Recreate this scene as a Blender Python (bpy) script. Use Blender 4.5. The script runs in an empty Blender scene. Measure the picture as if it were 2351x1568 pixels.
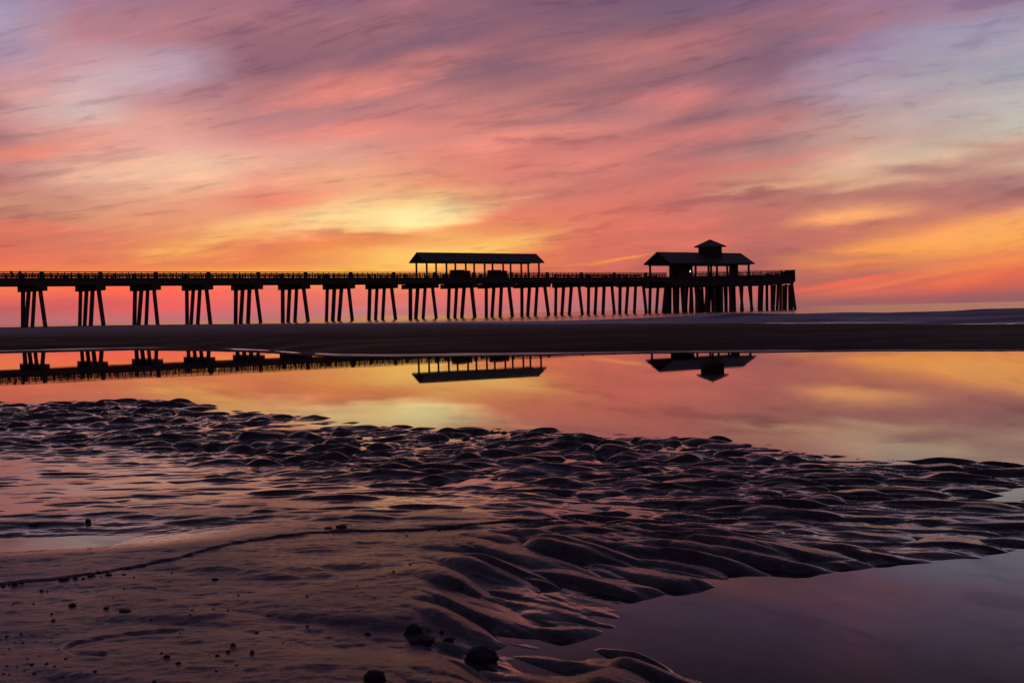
import bpy, bmesh, math, random
import numpy as np
from mathutils import Vector, Matrix

random.seed(7)
rng = np.random.default_rng(7)
scene = bpy.context.scene
COL = scene.collection
PI = math.pi

# ------------------------------------------------------------------ camera
EYE = 0.5                       # eye height above the tide pool (a tripod set low on the sand)
F = 5183.43 / 3840.0            # focal length / sensor width
PITCH, ROLL = 0.020491, 0.022952
DW = 2351.0                     # survey units: the picture is 2351 units wide
FD = F * DW
cam_d = bpy.data.cameras.new('camera')
cam = bpy.data.objects.new('camera', cam_d); COL.objects.link(cam)
cam_d.sensor_width = 36.0; cam_d.lens = 36.0 * F
cam_d.clip_start = 0.05; cam_d.clip_end = 100000.0
cam.location = (0, 0, EYE)
cp, sp = math.cos(PITCH), math.sin(PITCH)
fwd = Vector((0, cp, -sp)); up0 = Vector((0, sp, cp)); rt0 = Vector((1, 0, 0))
cr, sr = math.cos(ROLL), math.sin(ROLL)
rt = rt0 * cr - up0 * sr
up = rt0 * sr + up0 * cr
cam.matrix_world = Matrix(((rt.x, up.x, -fwd.x, 0), (rt.y, up.y, -fwd.y, 0), (rt.z, up.z, -fwd.z, EYE), (0, 0, 0, 1)))
scene.camera = cam

def bearing(x, y):
    """survey units -> (X/Y, Z/Y) direction from the tripod"""
    dx, dy = x - DW / 2, y - 784.0
    a = dx * cr - dy * sr; b = dx * sr + dy * cr
    d = Vector((a, FD * cp - b * sp, -FD * sp - b * cp))
    return d.x / d.y, d.z / d.y
def ground(x, y, z=0.0):
    bx, bz = bearing(x, y)
    Y = (z - EYE) / bz
    return bx * Y, Y
def hor(x):
    return 718.4 - 0.02296 * (x - DW / 2)

# ------------------------------------------------------------------ helpers
def link(o, parent=None):
    COL.objects.link(o)
    if parent is not None: o.parent = parent
    return o
def tag(o, label=None, cat=None, group=None, kind=None):
    if label: o['label'] = label
    if cat: o['category'] = cat
    if group: o['group'] = group
    if kind: o['kind'] = kind
    return o
def empty(name, loc, label=None, cat=None, group=None):
    o = bpy.data.objects.new(name, None); o.empty_display_size = 0.3
    o.location = loc; link(o)
    return tag(o, label, cat, group)
class MB:
    """collects faces into one mesh"""
    def __init__(self): self.v = []; self.f = []
    def add(self, vs, fs):
        n = len(self.v); self.v += [tuple(p) for p in vs]; self.f += [tuple(i + n for i in f) for f in fs]; return self
    def hexa(self, b, t):
        """b,t: four bottom and four top points, counter-clockwise from above"""
        return self.add(list(b) + list(t), [(3, 2, 1, 0), (4, 5, 6, 7), (0, 1, 5, 4), (1, 2, 6, 5), (2, 3, 7, 6), (3, 0, 4, 7)])
    def box(self, x0, x1, y0, y1, z0, z1, tr=None):
        b = [(x0, y0, z0), (x1, y0, z0), (x1, y1, z0), (x0, y1, z0)]; t = [(p[0], p[1], z1) for p in b]
        if tr: b = [tr(*p) for p in b]; t = [tr(*p) for p in t]
        return self.hexa(b, t)
    def build(self, name, mat, parent=None, smooth=False, loc=None):
        me = bpy.data.meshes.new(name); me.from_pydata(self.v, [], self.f)
        bm = bmesh.new(); bm.from_mesh(me); bmesh.ops.recalc_face_normals(bm, faces=bm.faces); bm.to_mesh(me); bm.free()
        me.materials.append(mat)
        if smooth: me.polygons.foreach_set('use_smooth', [True] * len(me.polygons))
        o = bpy.data.objects.new(name, me)
        if loc: o.location = loc
        return link(o, parent)
def grid_mesh(name, P, mat, attrs=None, smooth=True):
    r, c, _ = P.shape
    me = bpy.data.meshes.new(name)
    idx = np.arange(r * c).reshape(r, c)
    q = np.stack([idx[:-1, :-1], idx[:-1, 1:], idx[1:, 1:], idx[1:, :-1]], -1).reshape(-1, 4)
    me.vertices.add(r * c); me.vertices.foreach_set('co', P.reshape(-1).astype(np.float32))
    me.loops.add(q.size); me.loops.foreach_set('vertex_index', q.reshape(-1).astype(np.int32))
    me.polygons.add(len(q)); me.polygons.foreach_set('loop_start', (np.arange(len(q)) * 4).astype(np.int32))
    me.polygons.foreach_set('use_smooth', np.full(len(q), smooth))
    me.update(calc_edges=True)
    for k, a in (attrs or {}).items():
        at = me.attributes.new(k, 'FLOAT', 'POINT'); at.data.foreach_set('value', a.reshape(-1).astype(np.float32))
    me.materials.append(mat); me.validate()
    return link(bpy.data.objects.new(name, me))

def lin(c):
    c = [v / 255.0 for v in c]
    return tuple(v / 12.92 if v <= 0.04045 else ((v + 0.055) / 1.055) ** 2.4 for v in c) + (1.0,)

class NT:
    def __init__(self, nt): self.nt = nt; self.n = nt.nodes; self.l = nt.links
    def node(self, t, **kw):
        o = self.n.new(t)
        for k, v in kw.items(): setattr(o, k, v)
        return o
    def put(self, sock, v):
        if hasattr(v, 'is_linked') or isinstance(v, bpy.types.NodeSocket): self.l.new(v, sock)
        else: sock.default_value = v
    def math(self, op, a, b=None, c=None, clamp=False):
        o = self.node('ShaderNodeMath', operation=op, use_clamp=clamp)
        for i, v in enumerate((a, b, c)):
            if v is not None: self.put(o.inputs[i], v)
        return o.outputs[0]
    def rng(self, v, a, b, c=0.0, d=1.0, kind='LINEAR'):
        o = self.node('ShaderNodeMapRange', interpolation_type=kind)
        for i, x in enumerate((v, a, b, c, d)): self.put(o.inputs[i], x)
        return o.outputs[0]
    def comb(self, x, y, z=0.0):
        o = self.node('ShaderNodeCombineXYZ')
        for i, v in enumerate((x, y, z)): self.put(o.inputs[i], v)
        return o.outputs[0]
    def mapping(self, v, loc=(0, 0, 0), rot=0.0, scale=(1, 1, 1), kind='POINT'):
        o = self.node('ShaderNodeMapping', vector_type=kind)
        self.l.new(v, o.inputs[0]); o.inputs[1].default_value = loc; o.inputs[2].default_value = (0, 0, rot); o.inputs[3].default_value = scale
        return o.outputs[0]
    def noise(self, v, scale=1.0, detail=3.0, rough=0.5, dist=0.0, dim='3D'):
        o = self.node('ShaderNodeTexNoise', noise_dimensions=dim)
        if v is not None: self.l.new(v, o.inputs['Vector'])
        o.inputs['Scale'].default_value = scale; o.inputs['Detail'].default_value = detail
        o.inputs['Roughness'].default_value = rough; o.inputs['Distortion'].default_value = dist
        return o.outputs[0]
    def mix(self, f, a, b, mode='MIX'):
        o = self.node('ShaderNodeMix', data_type='RGBA', blend_type=mode)
        self.put(o.inputs[0], f); self.put(o.inputs[6], a); self.put(o.inputs[7], b)
        return o.outputs[2]
    def ramp(self, f, stops):
        o = self.node('ShaderNodeValToRGB'); cr_ = o.color_ramp; cr_.interpolation = 'LINEAR'
        e = cr_.elements
        while len(e) > 1: e.remove(e[-1])
        for i, (p, c) in enumerate(stops):
            if i == 0: x = e[0]; x.position = p
            else: x = e.new(p)
            x.color = c
        self.l.new(f, o.inputs[0]); return o.outputs[0]

def new_mat(name):
    m = bpy.data.materials.new(name); m.use_nodes = True
    t = NT(m.node_tree); b = m.node_tree.nodes['Principled BSDF']
    return m, t, b
def simple_mat(name, c0, c1, rough=0.6, scale=3.0, bump=0.1, stretch=(1, 1, 1), spec=0.4):
    m, t, b = new_mat(name)
    tc = t.node('ShaderNodeTexCoord').outputs['Object']
    v = t.mapping(tc, scale=stretch)
    n = t.noise(v, scale, 5, 0.6)
    t.put(b.inputs['Base Color'], t.mix(t.rng(n, 0.3, 0.7), c0 + (1,), c1 + (1,)))
    t.put(b.inputs['Roughness'], t.rng(n, 0.2, 0.8, rough - 0.12, rough + 0.12))
    b.inputs['Specular IOR Level'].default_value = spec
    bp = t.node('ShaderNodeBump'); bp.inputs['Strength'].default_value = bump; bp.inputs['Distance'].default_value = 0.02
    t.l.new(n, bp.inputs['Height']); t.l.new(bp.outputs[0], b.inputs['Normal'])
    return m

# ------------------------------------------------------------------ sky (world)
SUN_AZ, SUN_EL = math.radians(-5.0), math.radians(-0.4)      # just before sunrise
W = bpy.data.worlds.new('World'); scene.world = W; W.use_nodes = True; W.cycles.sampling_method = 'NONE'
t = NT(W.node_tree); t.n.clear()
gen = t.node('ShaderNodeTexCoord').outputs['Generated']
sep = t.node('ShaderNodeSeparateXYZ'); t.l.new(gen, sep.inputs[0])
dx, dy, dz = sep.outputs
K = 180.0 / PI
az = t.math('MULTIPLY', t.math('ARCTAN2', dx, dy), K)                 # degrees right of north-ahead
el = t.math('MULTIPLY', t.math('ARCSINE', dz), K)                     # degrees above the horizon
def azel(x, y):
    bx, bz = bearing(x, y)
    return math.degrees(math.atan2(bx, 1)), math.degrees(math.atan2(bz, math.hypot(bx, 1)))
flat = t.comb(az, el)
# wind-drawn streak noise: stretched along the drift direction
a0, e0 = azel(-1200, 780); a0 -= 26.0; e0 -= 0.8
da = t.math('SUBTRACT', az, a0); de = t.math('SUBTRACT', el, e0)
th = t.math('MULTIPLY', t.math('ARCTAN2', de, da), K); rad = t.math('SQRT', t.math('ADD', t.math('MULTIPLY', da, da), t.math('MULTIPLY', de, de)))
sw1 = t.noise(t.mapping(flat, loc=(5, 5, 5), scale=(0.045, 0.06, 1)), 1.0, 1, 0.4)
th = t.math('ADD', th, t.math('MULTIPLY', t.math('SUBTRACT', sw1, 0.5), 3.0))
drift = t.comb(rad, th)
nA = t.noise(t.mapping(drift, scale=(0.07, 0.34, 1)), 1.0, 4, 0.55, 0.4)
nB = t.noise(t.mapping(drift, loc=(7, 3, 2), scale=(0.10, 0.85, 1)), 1.0, 6, 0.60, 0.35)
nC = t.noise(t.mapping(drift, loc=(3, 9, 5), scale=(0.28, 2.4, 1)), 1.0, 6, 0.64, 0.3)
nD = t.noise(t.mapping(drift, loc=(11, 2, 7), scale=(0.7, 5.5, 1)), 1.0, 4, 0.6, 0.3)
nE = t.noise(t.mapping(flat, loc=(2, 6, 1), scale=(0.50, 1.5, 1)), 1.0, 6, 0.6, 0.4)
nU = t.noise(t.mapping(flat, loc=(1, 4, 8), scale=(0.22, 0.40, 1)), 1.0, 4, 0.55)
near_h = t.rng(el, 0.2, 3.0, 0.25, 1.0)
wv = t.math('ADD', t.math('MULTIPLY', t.math('SUBTRACT', nA, 0.5), 1.1), t.math('ADD', t.math('MULTIPLY', t.math('SUBTRACT', nB, 0.5), 0.75), t.math('MULTIPLY', t.math('ADD', t.math('SUBTRACT', nC, 0.5), t.math('SUBTRACT', nE, 0.5)), 0.55)))
vv = t.math('ADD', el, t.math('MULTIPLY', wv, near_h))
uu = t.math('ADD', az, t.math('MULTIPLY', t.math('SUBTRACT', nU, 0.5), 5.0))

SKY = {
 0: [(0,158,140,178),(35,165,150,185),(70,172,155,180),(100,165,140,168),(140,175,130,150),(180,198,128,128),(210,205,133,128),(245,188,118,120),(280,205,130,125),(320,165,110,115),(350,215,120,100),(390,190,130,125),(420,185,110,108),(460,205,135,110),(490,190,120,105),(520,215,115,90),(560,208,108,90),(600,225,110,85),(620,232,120,80),(650,250,125,75),(690,230,100,85),(712,190,95,95),(738,180,105,110)],
 196: [(0,160,115,145),(40,172,115,135),(80,182,118,132),(110,190,140,155),(150,205,160,165),(200,205,170,175),(240,212,175,170),(275,212,178,168),(300,225,150,135),(330,228,145,125),(355,230,150,130),(390,232,165,140),(420,225,165,140),(450,200,130,115),(490,218,150,115),(540,212,125,100),(590,222,120,90),(625,242,130,75),(660,255,105,75),(700,215,90,90),(735,190,110,115)],
 392: [(0,160,105,125),(50,178,112,125),(90,180,112,122),(130,178,140,160),(165,190,155,172),(200,190,135,145),(235,195,130,135),(270,222,145,130),(310,228,155,140),(355,235,170,150),(375,240,190,155),(410,238,180,145),(450,235,170,130),(490,225,145,110),(540,225,140,95),(570,250,170,90),(600,225,130,85),(625,250,150,70),(660,255,105,80),(700,240,95,90),(732,190,110,120)],
 588: [(0,165,100,120),(40,170,105,118),(80,150,92,112),(120,150,92,112),(160,145,90,108),(195,175,105,112),(230,180,110,115),(270,185,115,118),(310,205,125,120),(350,228,150,135),(380,235,165,140),(420,235,150,120),(450,225,120,100),(480,238,155,112),(510,246,176,118),(540,242,160,98),(560,225,120,85),(590,230,130,80),(620,255,165,70),(660,240,110,90),(700,220,105,105),(730,190,110,120)],
 784: [(0,140,90,120),(40,160,100,115),(80,165,100,110),(120,150,92,110),(160,140,88,108),(190,205,105,100),(215,225,110,95),(240,175,110,115),(280,195,115,115),(300,230,120,105),(330,215,145,130),(360,210,145,130),(400,235,160,120),(430,240,170,122),(460,248,188,128),(500,253,212,148),(530,236,150,98),(565,235,140,80),(600,245,165,85),(625,255,180,75),(660,240,120,95),(700,215,110,105),(725,200,130,130)],
 980: [(0,165,98,115),(40,150,92,108),(70,130,88,110),(100,140,90,110),(130,190,105,105),(160,165,98,105),(185,150,95,108),(215,195,108,105),(240,195,108,108),(280,190,108,105),(300,215,115,105),(330,215,125,112),(360,225,130,110),(400,225,135,105),(430,238,150,105),(470,250,190,105),(500,255,226,146),(530,240,165,95),(570,252,180,95),(600,255,195,95),(630,250,160,75),(670,235,115,100),(700,215,115,110)],
 1176: [(0,130,88,112),(40,140,88,108),(80,150,92,108),(110,148,90,104),(150,135,88,108),(190,160,98,105),(220,175,105,105),(260,175,103,105),(290,185,108,105),(320,235,125,105),(350,215,112,100),(390,218,115,100),(430,220,125,105),(460,225,140,105),(490,225,120,95),(520,225,125,90),(560,240,155,95),(590,230,130,85),(620,230,120,80),(660,230,110,95),(700,205,110,110)],
 1372: [(0,125,85,112),(40,130,88,110),(80,145,90,108),(100,170,98,105),(130,178,102,105),(160,165,100,105),(200,150,92,102),(230,155,95,105),(265,165,105,112),(300,215,115,108),(330,195,105,100),(370,225,118,105),(410,200,110,103),(450,215,115,100),(490,218,112,95),(530,222,112,95),(570,210,108,92),(600,215,110,88),(640,215,105,90),(670,210,105,100),(705,175,105,112)],
 1568: [(0,120,88,120),(40,122,88,115),(80,150,92,108),(110,188,100,102),(145,160,95,105),(180,150,95,108),(220,205,105,105),(250,190,105,102),(280,145,92,105),(315,205,105,100),(340,185,105,100),(370,210,110,100),(405,185,103,100),(430,205,108,98),(460,195,105,98),(490,205,110,100),(530,205,110,98),(570,210,110,98),(600,185,100,92),(640,195,100,92),(670,190,100,98),(698,160,105,110)],
 1764: [(0,125,92,128),(40,150,95,115),(70,148,95,112),(105,130,92,118),(140,132,92,112),(175,155,105,125),(215,170,115,130),(245,160,108,120),(280,180,115,115),(310,190,115,112),(340,170,120,118),(370,190,125,115),(400,200,140,115),(430,195,120,105),(470,188,110,100),(510,190,108,100),(560,188,105,100),(600,180,98,95),(640,170,95,95),(665,200,95,85),(692,150,95,98)],
 1960: [(0,155,105,135),(35,155,108,135),(70,160,112,138),(100,150,118,155),(140,165,135,160),(175,165,130,150),(215,180,155,170),(250,175,140,150),(290,195,150,140),(320,195,150,138),(345,215,170,145),(380,215,175,145),(410,215,160,125),(435,185,120,105),(460,195,125,105),(490,245,165,105),(520,195,115,98),(550,205,120,95),(570,245,155,75),(600,225,130,80),(630,180,105,92),(660,240,115,80),(684,170,95,95)],
 2156: [(0,145,115,150),(40,160,122,150),(70,156,146,172),(110,160,148,172),(150,162,150,166),(190,175,160,170),(220,180,160,165),(260,185,165,165),(290,190,160,150),(320,195,170,155),(350,215,180,150),(380,185,130,120),(400,195,145,125),(430,185,115,108),(470,195,120,108),(500,205,125,100),(530,235,150,90),(560,250,165,80),(590,235,145,85),(620,240,130,75),(650,235,110,75),(670,205,98,85),(692,150,90,95)],
 2351: [(0,150,126,156),(40,158,142,170),(80,164,156,176),(130,160,156,176),(165,166,166,176),(200,180,175,178),(240,190,185,178),(290,195,185,170),(320,185,140,130),(350,190,145,130),(370,205,165,145),(400,190,140,125),(430,165,110,110),(455,175,110,105),(480,235,155,105),(510,250,165,85),(550,250,165,85),(590,245,135,75),(630,225,105,78),(660,190,95,85),(684,150,95,98)],
}
ELMAX = 16.0
slopes = {0: 0.02, 196: 0.02, 392: 0.02, 588: 0.05, 784: 0.12, 980: 0.13, 1176: 0.13, 1372: 0.12, 1568: 0.12, 1764: 0.12, 1960: 0.10, 2156: 0.08, 2351: 0.05}
xs = sorted(SKY)
acc = None
cols_az = [azel(x, 400)[0] for x in xs]
for i, x in enumerate(xs):
    stops = []
    for (y, r, g, b) in reversed(SKY[x]):
        e = azel(x, y)[1]
        stops.append((max(0.0, min(1.0, e / ELMAX)), lin((r, g, b))))
    top = SKY[x][0][1:]
    stops.append((1.0, lin((top[0] * 0.58, top[1] * 0.60, top[2] * 0.62))))
    a = cols_az[i]
    sh = t.math('ADD', vv, t.math('MULTIPLY', t.math('SUBTRACT', uu, a), -slopes[x]))
    sh = t.math('MULTIPLY', sh, 1.0 / ELMAX, clamp=True)
    c = t.ramp(sh, stops)
    if acc is None: acc = c
    else:
        w = t.rng(uu, cols_az[i - 1], a, 0.0, 1.0, 'LINEAR')
        acc = t.mix(w, acc, c)
# single clouds: (x, y, half length, half width, tilt deg, colour, strength)
CLOUDS = [
 (965,494,125,24,4,(255,234,165),0.95),(830,505,110,20,2,(255,222,145),0.6),(880,465,220,16,5,(252,200,138),0.5),
 (580,512,85,15,8,(253,198,122),0.75),(430,570,105,12,12,(251,175,95),0.7),(520,545,110,10,14,(251,182,105),0.55),
 (1010,585,200,22,5,(255,205,105),0.9),(960,560,110,12,4,(255,205,115),0.6),(1140,555,120,10,6,(250,185,105),0.6),(900,555,200,12,-2,(228,128,80),0.5),(820,535,140,7,-5,(205,120,85),0.7),
 (640,602,260,16,-1,(222,125,85),0.6),(1190,458,60,6,9,(245,165,120),0.7),
 (880,195,170,20,17,(222,115,102),0.6),(760,215,150,14,14,(228,114,98),0.5),(700,180,120,22,20,(225,118,105),0.35),(740,90,150,40,20,(138,88,110),0.55),(870,120,110,24,15,(128,86,112),0.6),
 (700,170,120,14,22,(145,92,112),0.5),(1040,75,140,28,12,(125,85,112),0.6),(1060,290,330,14,9,(228,118,102),0.5),(1180,325,210,14,8,(232,126,108),0.55),(830,300,170,14,6,(235,120,102),0.6),
 (1290,150,160,22,5,(132,88,108),0.55),(1120,235,250,16,9,(200,108,104),0.5),(1500,140,220,18,9,(182,102,106),0.5),(1560,225,130,14,3,(212,105,104),0.6),(1640,300,230,16,8,(205,105,102),0.55),(1620,345,130,20,12,(150,98,108),0.6),
 (1740,330,120,10,6,(140,95,110),0.4),(1500,105,180,14,10,(190,104,104),0.4),(1440,425,280,13,9,(188,100,98),0.5),(1250,440,240,10,8,(190,102,98),0.45),(1660,390,300,12,8,(220,112,98),0.5),
 (120,175,120,70,62,(205,128,126),0.45),(40,120,60,80,80,(165,145,175),0.35),(230,210,170,50,25,(212,178,180),0.35),(400,160,120,40,10,(190,158,178),0.4),(420,272,150,20,6,(225,148,132),0.4),(150,430,210,14,3,(195,118,112),0.6),(60,345,100,16,14,(228,120,96),0.6),
 (320,395,260,26,8,(238,185,150),0.5),(480,455,200,18,6,(228,135,110),0.45),(120,525,200,10,-4,(222,110,88),0.5),(250,560,220,10,-3,(205,112,92),0.4),(690,450,150,24,9,(228,122,98),0.4),
 (1880,440,190,16,4,(170,108,104),0.6),(2040,410,160,10,8,(222,180,145),0.5),(1800,425,180,10,8,(225,170,130),0.6),(2120,388,120,12,-4,(168,112,110),0.7),(2000,490,120,14,5,(250,170,105),0.7),(2210,430,190,24,4,(165,108,108),0.55),(2290,470,160,10,10,(185,115,105),0.5),
 (2180,545,260,22,6,(250,168,92),0.55),(2310,520,160,24,6,(250,170,98),0.5),(2020,575,140,9,5,(248,155,78),0.6),(1960,600,120,6,2,(245,150,75),0.5),(2080,620,210,12,7,(178,108,98),0.6),(1930,590,130,10,-3,(175,105,98),0.5),
 (1950,645,170,7,8,(245,105,78),0.8),(2060,655,190,8,9,(190,98,90),0.6),(2250,600,200,14,3,(245,140,80),0.5),(1700,600,150,40,6,(170,98,96),0.5),(1400,600,100,4,6,(245,140,80),0.7),(1450,592,80,4,5,(250,150,75),0.6),
 (2200,270,220,18,4,(192,172,168),0.4),(2100,120,260,24,14,(165,148,176),0.4),(1850,110,160,26,20,(130,95,122),0.5),(1720,185,170,30,25,(130,92,112),0.5),(1960,55,180,18,16,(172,108,122),0.4),(2250,330,120,8,-3,(185,138,128),0.5),
 (200,690,320,8,-1,(190,95,105),0.35),(1000,715,600,10,1,(175,110,118),0.5),(2100,688,350,9,1.3,(150,92,98),0.6),
]
flatw = t.comb(t.math('ADD', az, t.math('MULTIPLY', t.math('SUBTRACT', nU, 0.5), 2.6)), t.math('ADD', el, t.math('MULTIPLY', t.math('ADD', t.math('MULTIPLY', t.math('SUBTRACT', nB, 0.5), 1.0), t.math('MULTIPLY', t.math('SUBTRACT', nC, 0.5), 0.85)), near_h)))
grp = flatw
for ci, (x, y, L, H, ang, c, s) in enumerate(CLOUDS):
    if ci % 6 == 0 and ci:            # take the clouds in turn (a tiny dependence keeps the shader's stack small)
        ma = t.node('ShaderNodeVectorMath', operation='MULTIPLY_ADD'); t.l.new(acc, ma.inputs[0]); ma.inputs[1].default_value = (1e-6, 1e-6, 1e-6); t.l.new(flatw, ma.inputs[2]); grp = ma.outputs[0]
    a, e = azel(x, y); l = L / 55.4; h = H / 55.4
    v = t.mapping(grp, loc=(a, e, 0), rot=math.radians(ang), scale=(l * 1.5, h * 1.7, 1), kind='TEXTURE')
    ln = t.node('ShaderNodeVectorMath', operation='LENGTH'); t.l.new(v, ln.inputs[0])
    m = t.rng(ln.outputs['Value'], 1.0, 0.0, 0.0, s, 'SMOOTHSTEP')
    acc = t.mix(m, acc, lin(c))
# fine wisps: crisp lit and shaded filaments
nS = t.math('ADD', t.math('MULTIPLY', nB, 0.35), t.math('ADD', t.math('MULTIPLY', nC, 0.38), t.math('ADD', t.math('MULTIPLY', nD, 0.09), t.math('MULTIPLY', nE, 0.18))))
up_ = t.rng(el, 0.3, 2.5)
lit = t.math('MULTIPLY', t.rng(nS, 0.505, 0.60, 0, 1, 'SMOOTHSTEP'), up_)
shd = t.math('MULTIPLY', t.rng(nS, 0.495, 0.40, 0, 1, 'SMOOTHSTEP'), up_)
acc = t.mix(lit, acc, t.mix(1.0, acc, (1.19, 1.07, 1.01, 1), 'MULTIPLY'))
acc = t.mix(shd, acc, t.mix(1.0, acc, (0.77, 0.75, 0.85, 1), 'MULTIPLY'))
hs = t.node('ShaderNodeHueSaturation'); t.put(hs.inputs['Saturation'], t.rng(el, 3.0, 8.0, 0.99, 0.88)); t.l.new(acc, hs.inputs['Color']); acc = hs.outputs[0]
# the rest of the dome: dusk violet overhead and behind
dome = t.ramp(t.math('DIVIDE', el, 90.0, clamp=True), [(0.0, (0.11, 0.062, 0.08, 1)), (0.12, (0.085, 0.055, 0.08, 1)), (0.35, (0.044, 0.039, 0.070, 1)), (1.0, (0.026, 0.028, 0.056, 1))])
acc = t.mix(t.rng(el, 12.5, 20.0, 0, 1, 'SMOOTHSTEP'), acc, dome)
acc = t.mix(t.rng(t.math('ABSOLUTE', t.math('ADD', az, 1.0)), 24.0, 70.0, 0, 1, 'SMOOTHSTEP'), acc, dome)
bg = t.node('ShaderNodeBackground'); t.l.new(acc, bg.inputs[0]); bg.inputs[1].default_value = 1.0
skyt = t.node('ShaderNodeTexSky', sky_type='NISHITA'); skyt.sun_disc = False
skyt.sun_elevation = SUN_EL; skyt.sun_rotation = SUN_AZ
bg2 = t.node('ShaderNodeBackground'); t.l.new(skyt.outputs[0], bg2.inputs[0]); bg2.inputs[1].default_value = 0.004
ad = t.node('ShaderNodeAddShader'); t.l.new(bg.outputs[0], ad.inputs[0]); t.l.new(bg2.outputs[0], ad.inputs[1])
out = t.node('ShaderNodeOutputWorld'); t.l.new(ad.outputs[0], out.inputs[0])

sun_d = bpy.data.lights.new('sun', 'SUN'); sun = bpy.data.objects.new('sun', sun_d); COL.objects.link(sun)
sun_d.energy = 0.12; sun_d.angle = math.radians(0.5); sun_d.color = (1.0, 0.62, 0.32)
sdir = Vector((math.sin(SUN_AZ) * math.cos(SUN_EL), math.cos(SUN_AZ) * math.cos(SUN_EL), math.sin(SUN_EL)))
sun.rotation_euler = (-sdir).to_track_quat('-Z', 'Y').to_euler()
sun.location = (0, 0, 50)

# ------------------------------------------------------------------ noise for the ground
def hsh(ix, iy, s):
    h = (ix.astype(np.int64) * 374761393 + iy.astype(np.int64) * 668265263 + s * 1442695041) & 0xffffffff
    h = ((h ^ (h >> 13)) * 1274126177) & 0xffffffff
    h = (h ^ (h >> 16)) & 0xffffff
    return h.astype(np.float32) / 16777215.0
def vn(x, y, s):
    ix = np.floor(x); iy = np.floor(y); fx = (x - ix).astype(np.float32); fy = (y - iy).astype(np.float32)
    fx = fx * fx * fx * (fx * (fx * 6 - 15) + 10); fy = fy * fy * fy * (fy * (fy * 6 - 15) + 10)
    a = hsh(ix, iy, s); b = hsh(ix + 1, iy, s); c = hsh(ix, iy + 1, s); d = hsh(ix + 1, iy + 1, s)
    return (a + (b - a) * fx) * (1 - fy) + (c + (d - c) * fx) * fy - 0.5
def fbm(x, y, s, o=4, g=0.5):
    r = 0; a = 1.0
    for k in range(o):
        r = r + a * vn(x * 2 ** k + 17.3 * k, y * 2 ** k - 9.1 * k, s + k); a *= g
    return r
def mounds(x, y, cx, cy, ang, h, s, ax, ay, warp=0.35, var=0.5, lee=0.9, p=0.95):
    """linguoid sand ripples: one lopsided mound per jittered cell"""
    c, sn = math.cos(ang), math.sin(ang)
    u = x * c + y * sn; v = -x * sn + y * c
    w1 = fbm(u / cx * 0.9, v / cy * 0.9, s + 50, 2); w2 = fbm(u / cx * 0.9 + 31, v / cy * 0.9, s + 60, 2)
    u = u + w1 * warp * cx; v = v + w2 * warp * cy
    iu = np.floor(u / cx); iv = np.floor(v / cy)
    H = np.zeros_like(u, dtype=np.float32)
    for di in (-1, 0, 1):
        for dj in (-1, 0, 1):
            ci = iu + di; cj = iv + dj
            ox = (ci + 0.15 + 0.7 * hsh(ci, cj, s)) * cx; oy = (cj + 0.15 + 0.7 * hsh(ci, cj, s + 1)) * cy
            k = 1 - var + var * 1.6 * hsh(ci, cj, s + 2); k2 = 0.75 + 0.6 * hsh(ci, cj, s + 3)
            du = (u - ox) / (ax * k2); dv = (v - oy) / (ay * (0.8 + 0.5 * hsh(ci, cj, s + 4)))
            dv = dv + lee * du * du * 0.5 * np.sign(hsh(ci, cj, s + 5) - 0.4)
            dv = np.where(dv < 0, dv * (1 + lee), dv / (1 + lee))      # steeper towards -v
            b = np.clip(1 - du * du - dv * dv, 0, None) ** p * (h * k)
            H = np.maximum(H, b) + 0.25 * np.minimum(H, b)
    return H
def ss(a, b, x):
    q = np.clip((x - a) / (b - a), 0, 1); return q * q * (3 - 2 * q)

# ------------------------------------------------------------------ near sand with its ripples
Y0s, Y1s, NR = 1.50, 11.6, 1500
rows = np.exp(np.linspace(math.log(Y0s), math.log(Y1s), NR))
bb = np.concatenate([np.linspace(-0.75, -0.42, 90, endpoint=False), np.linspace(-0.42, 0.42, 880, endpoint=False), np.linspace(0.42, 0.75, 90)])
BR, YY = np.meshgrid(bb, rows); XX = BR * YY
# survey coordinates of every ground point (bearing and depression from the tripod)
px_ = BR * YY; d_f = YY * cp + EYE * sp; d_u = YY * sp - EYE * cp
ax_ = FD * px_ / d_f; ay_ = -FD * d_u / d_f
SX = DW / 2 + ax_ * cr + ay_ * sr; SY = 784.0 - ax_ * sr + ay_ * cr

shore = [(-900,930),(-500,925),(-200,926),(0,924),(150,922),(290,914),(400,924),(520,942),(620,952),(760,964),(880,979),(1000,988),(1150,984),(1300,992),(1450,1002),(1600,1008),(1740,1028),(1850,1044),(1980,1056),(2080,1056),(2180,1064),(2351,1076),(2600,1092),(3100,1120),
         (3100,1150),(2700,1120),(2420,1104),(2345,1112),(2270,1130),(2200,1146),(2260,1150),(2351,1152),(2700,1160),(3100,1170),(3100,1270),(2700,1262),(2351,1256),(2250,1264),(2100,1280),(1950,1300),(1820,1316),(1690,1332),(1580,1350),(1470,1366),(1400,1388),(1430,1408),(1400,1440),(1330,1456),(1275,1470),(1240,1500),(1285,1530),(1350,1538),(1365,1502),(1460,1520),(1590,1572),(1700,1640),(1900,1760),(1900,2300),(-1200,2300),(-1200,930)]
poly = np.array([ground(x, y) for x, y in shore])
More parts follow.
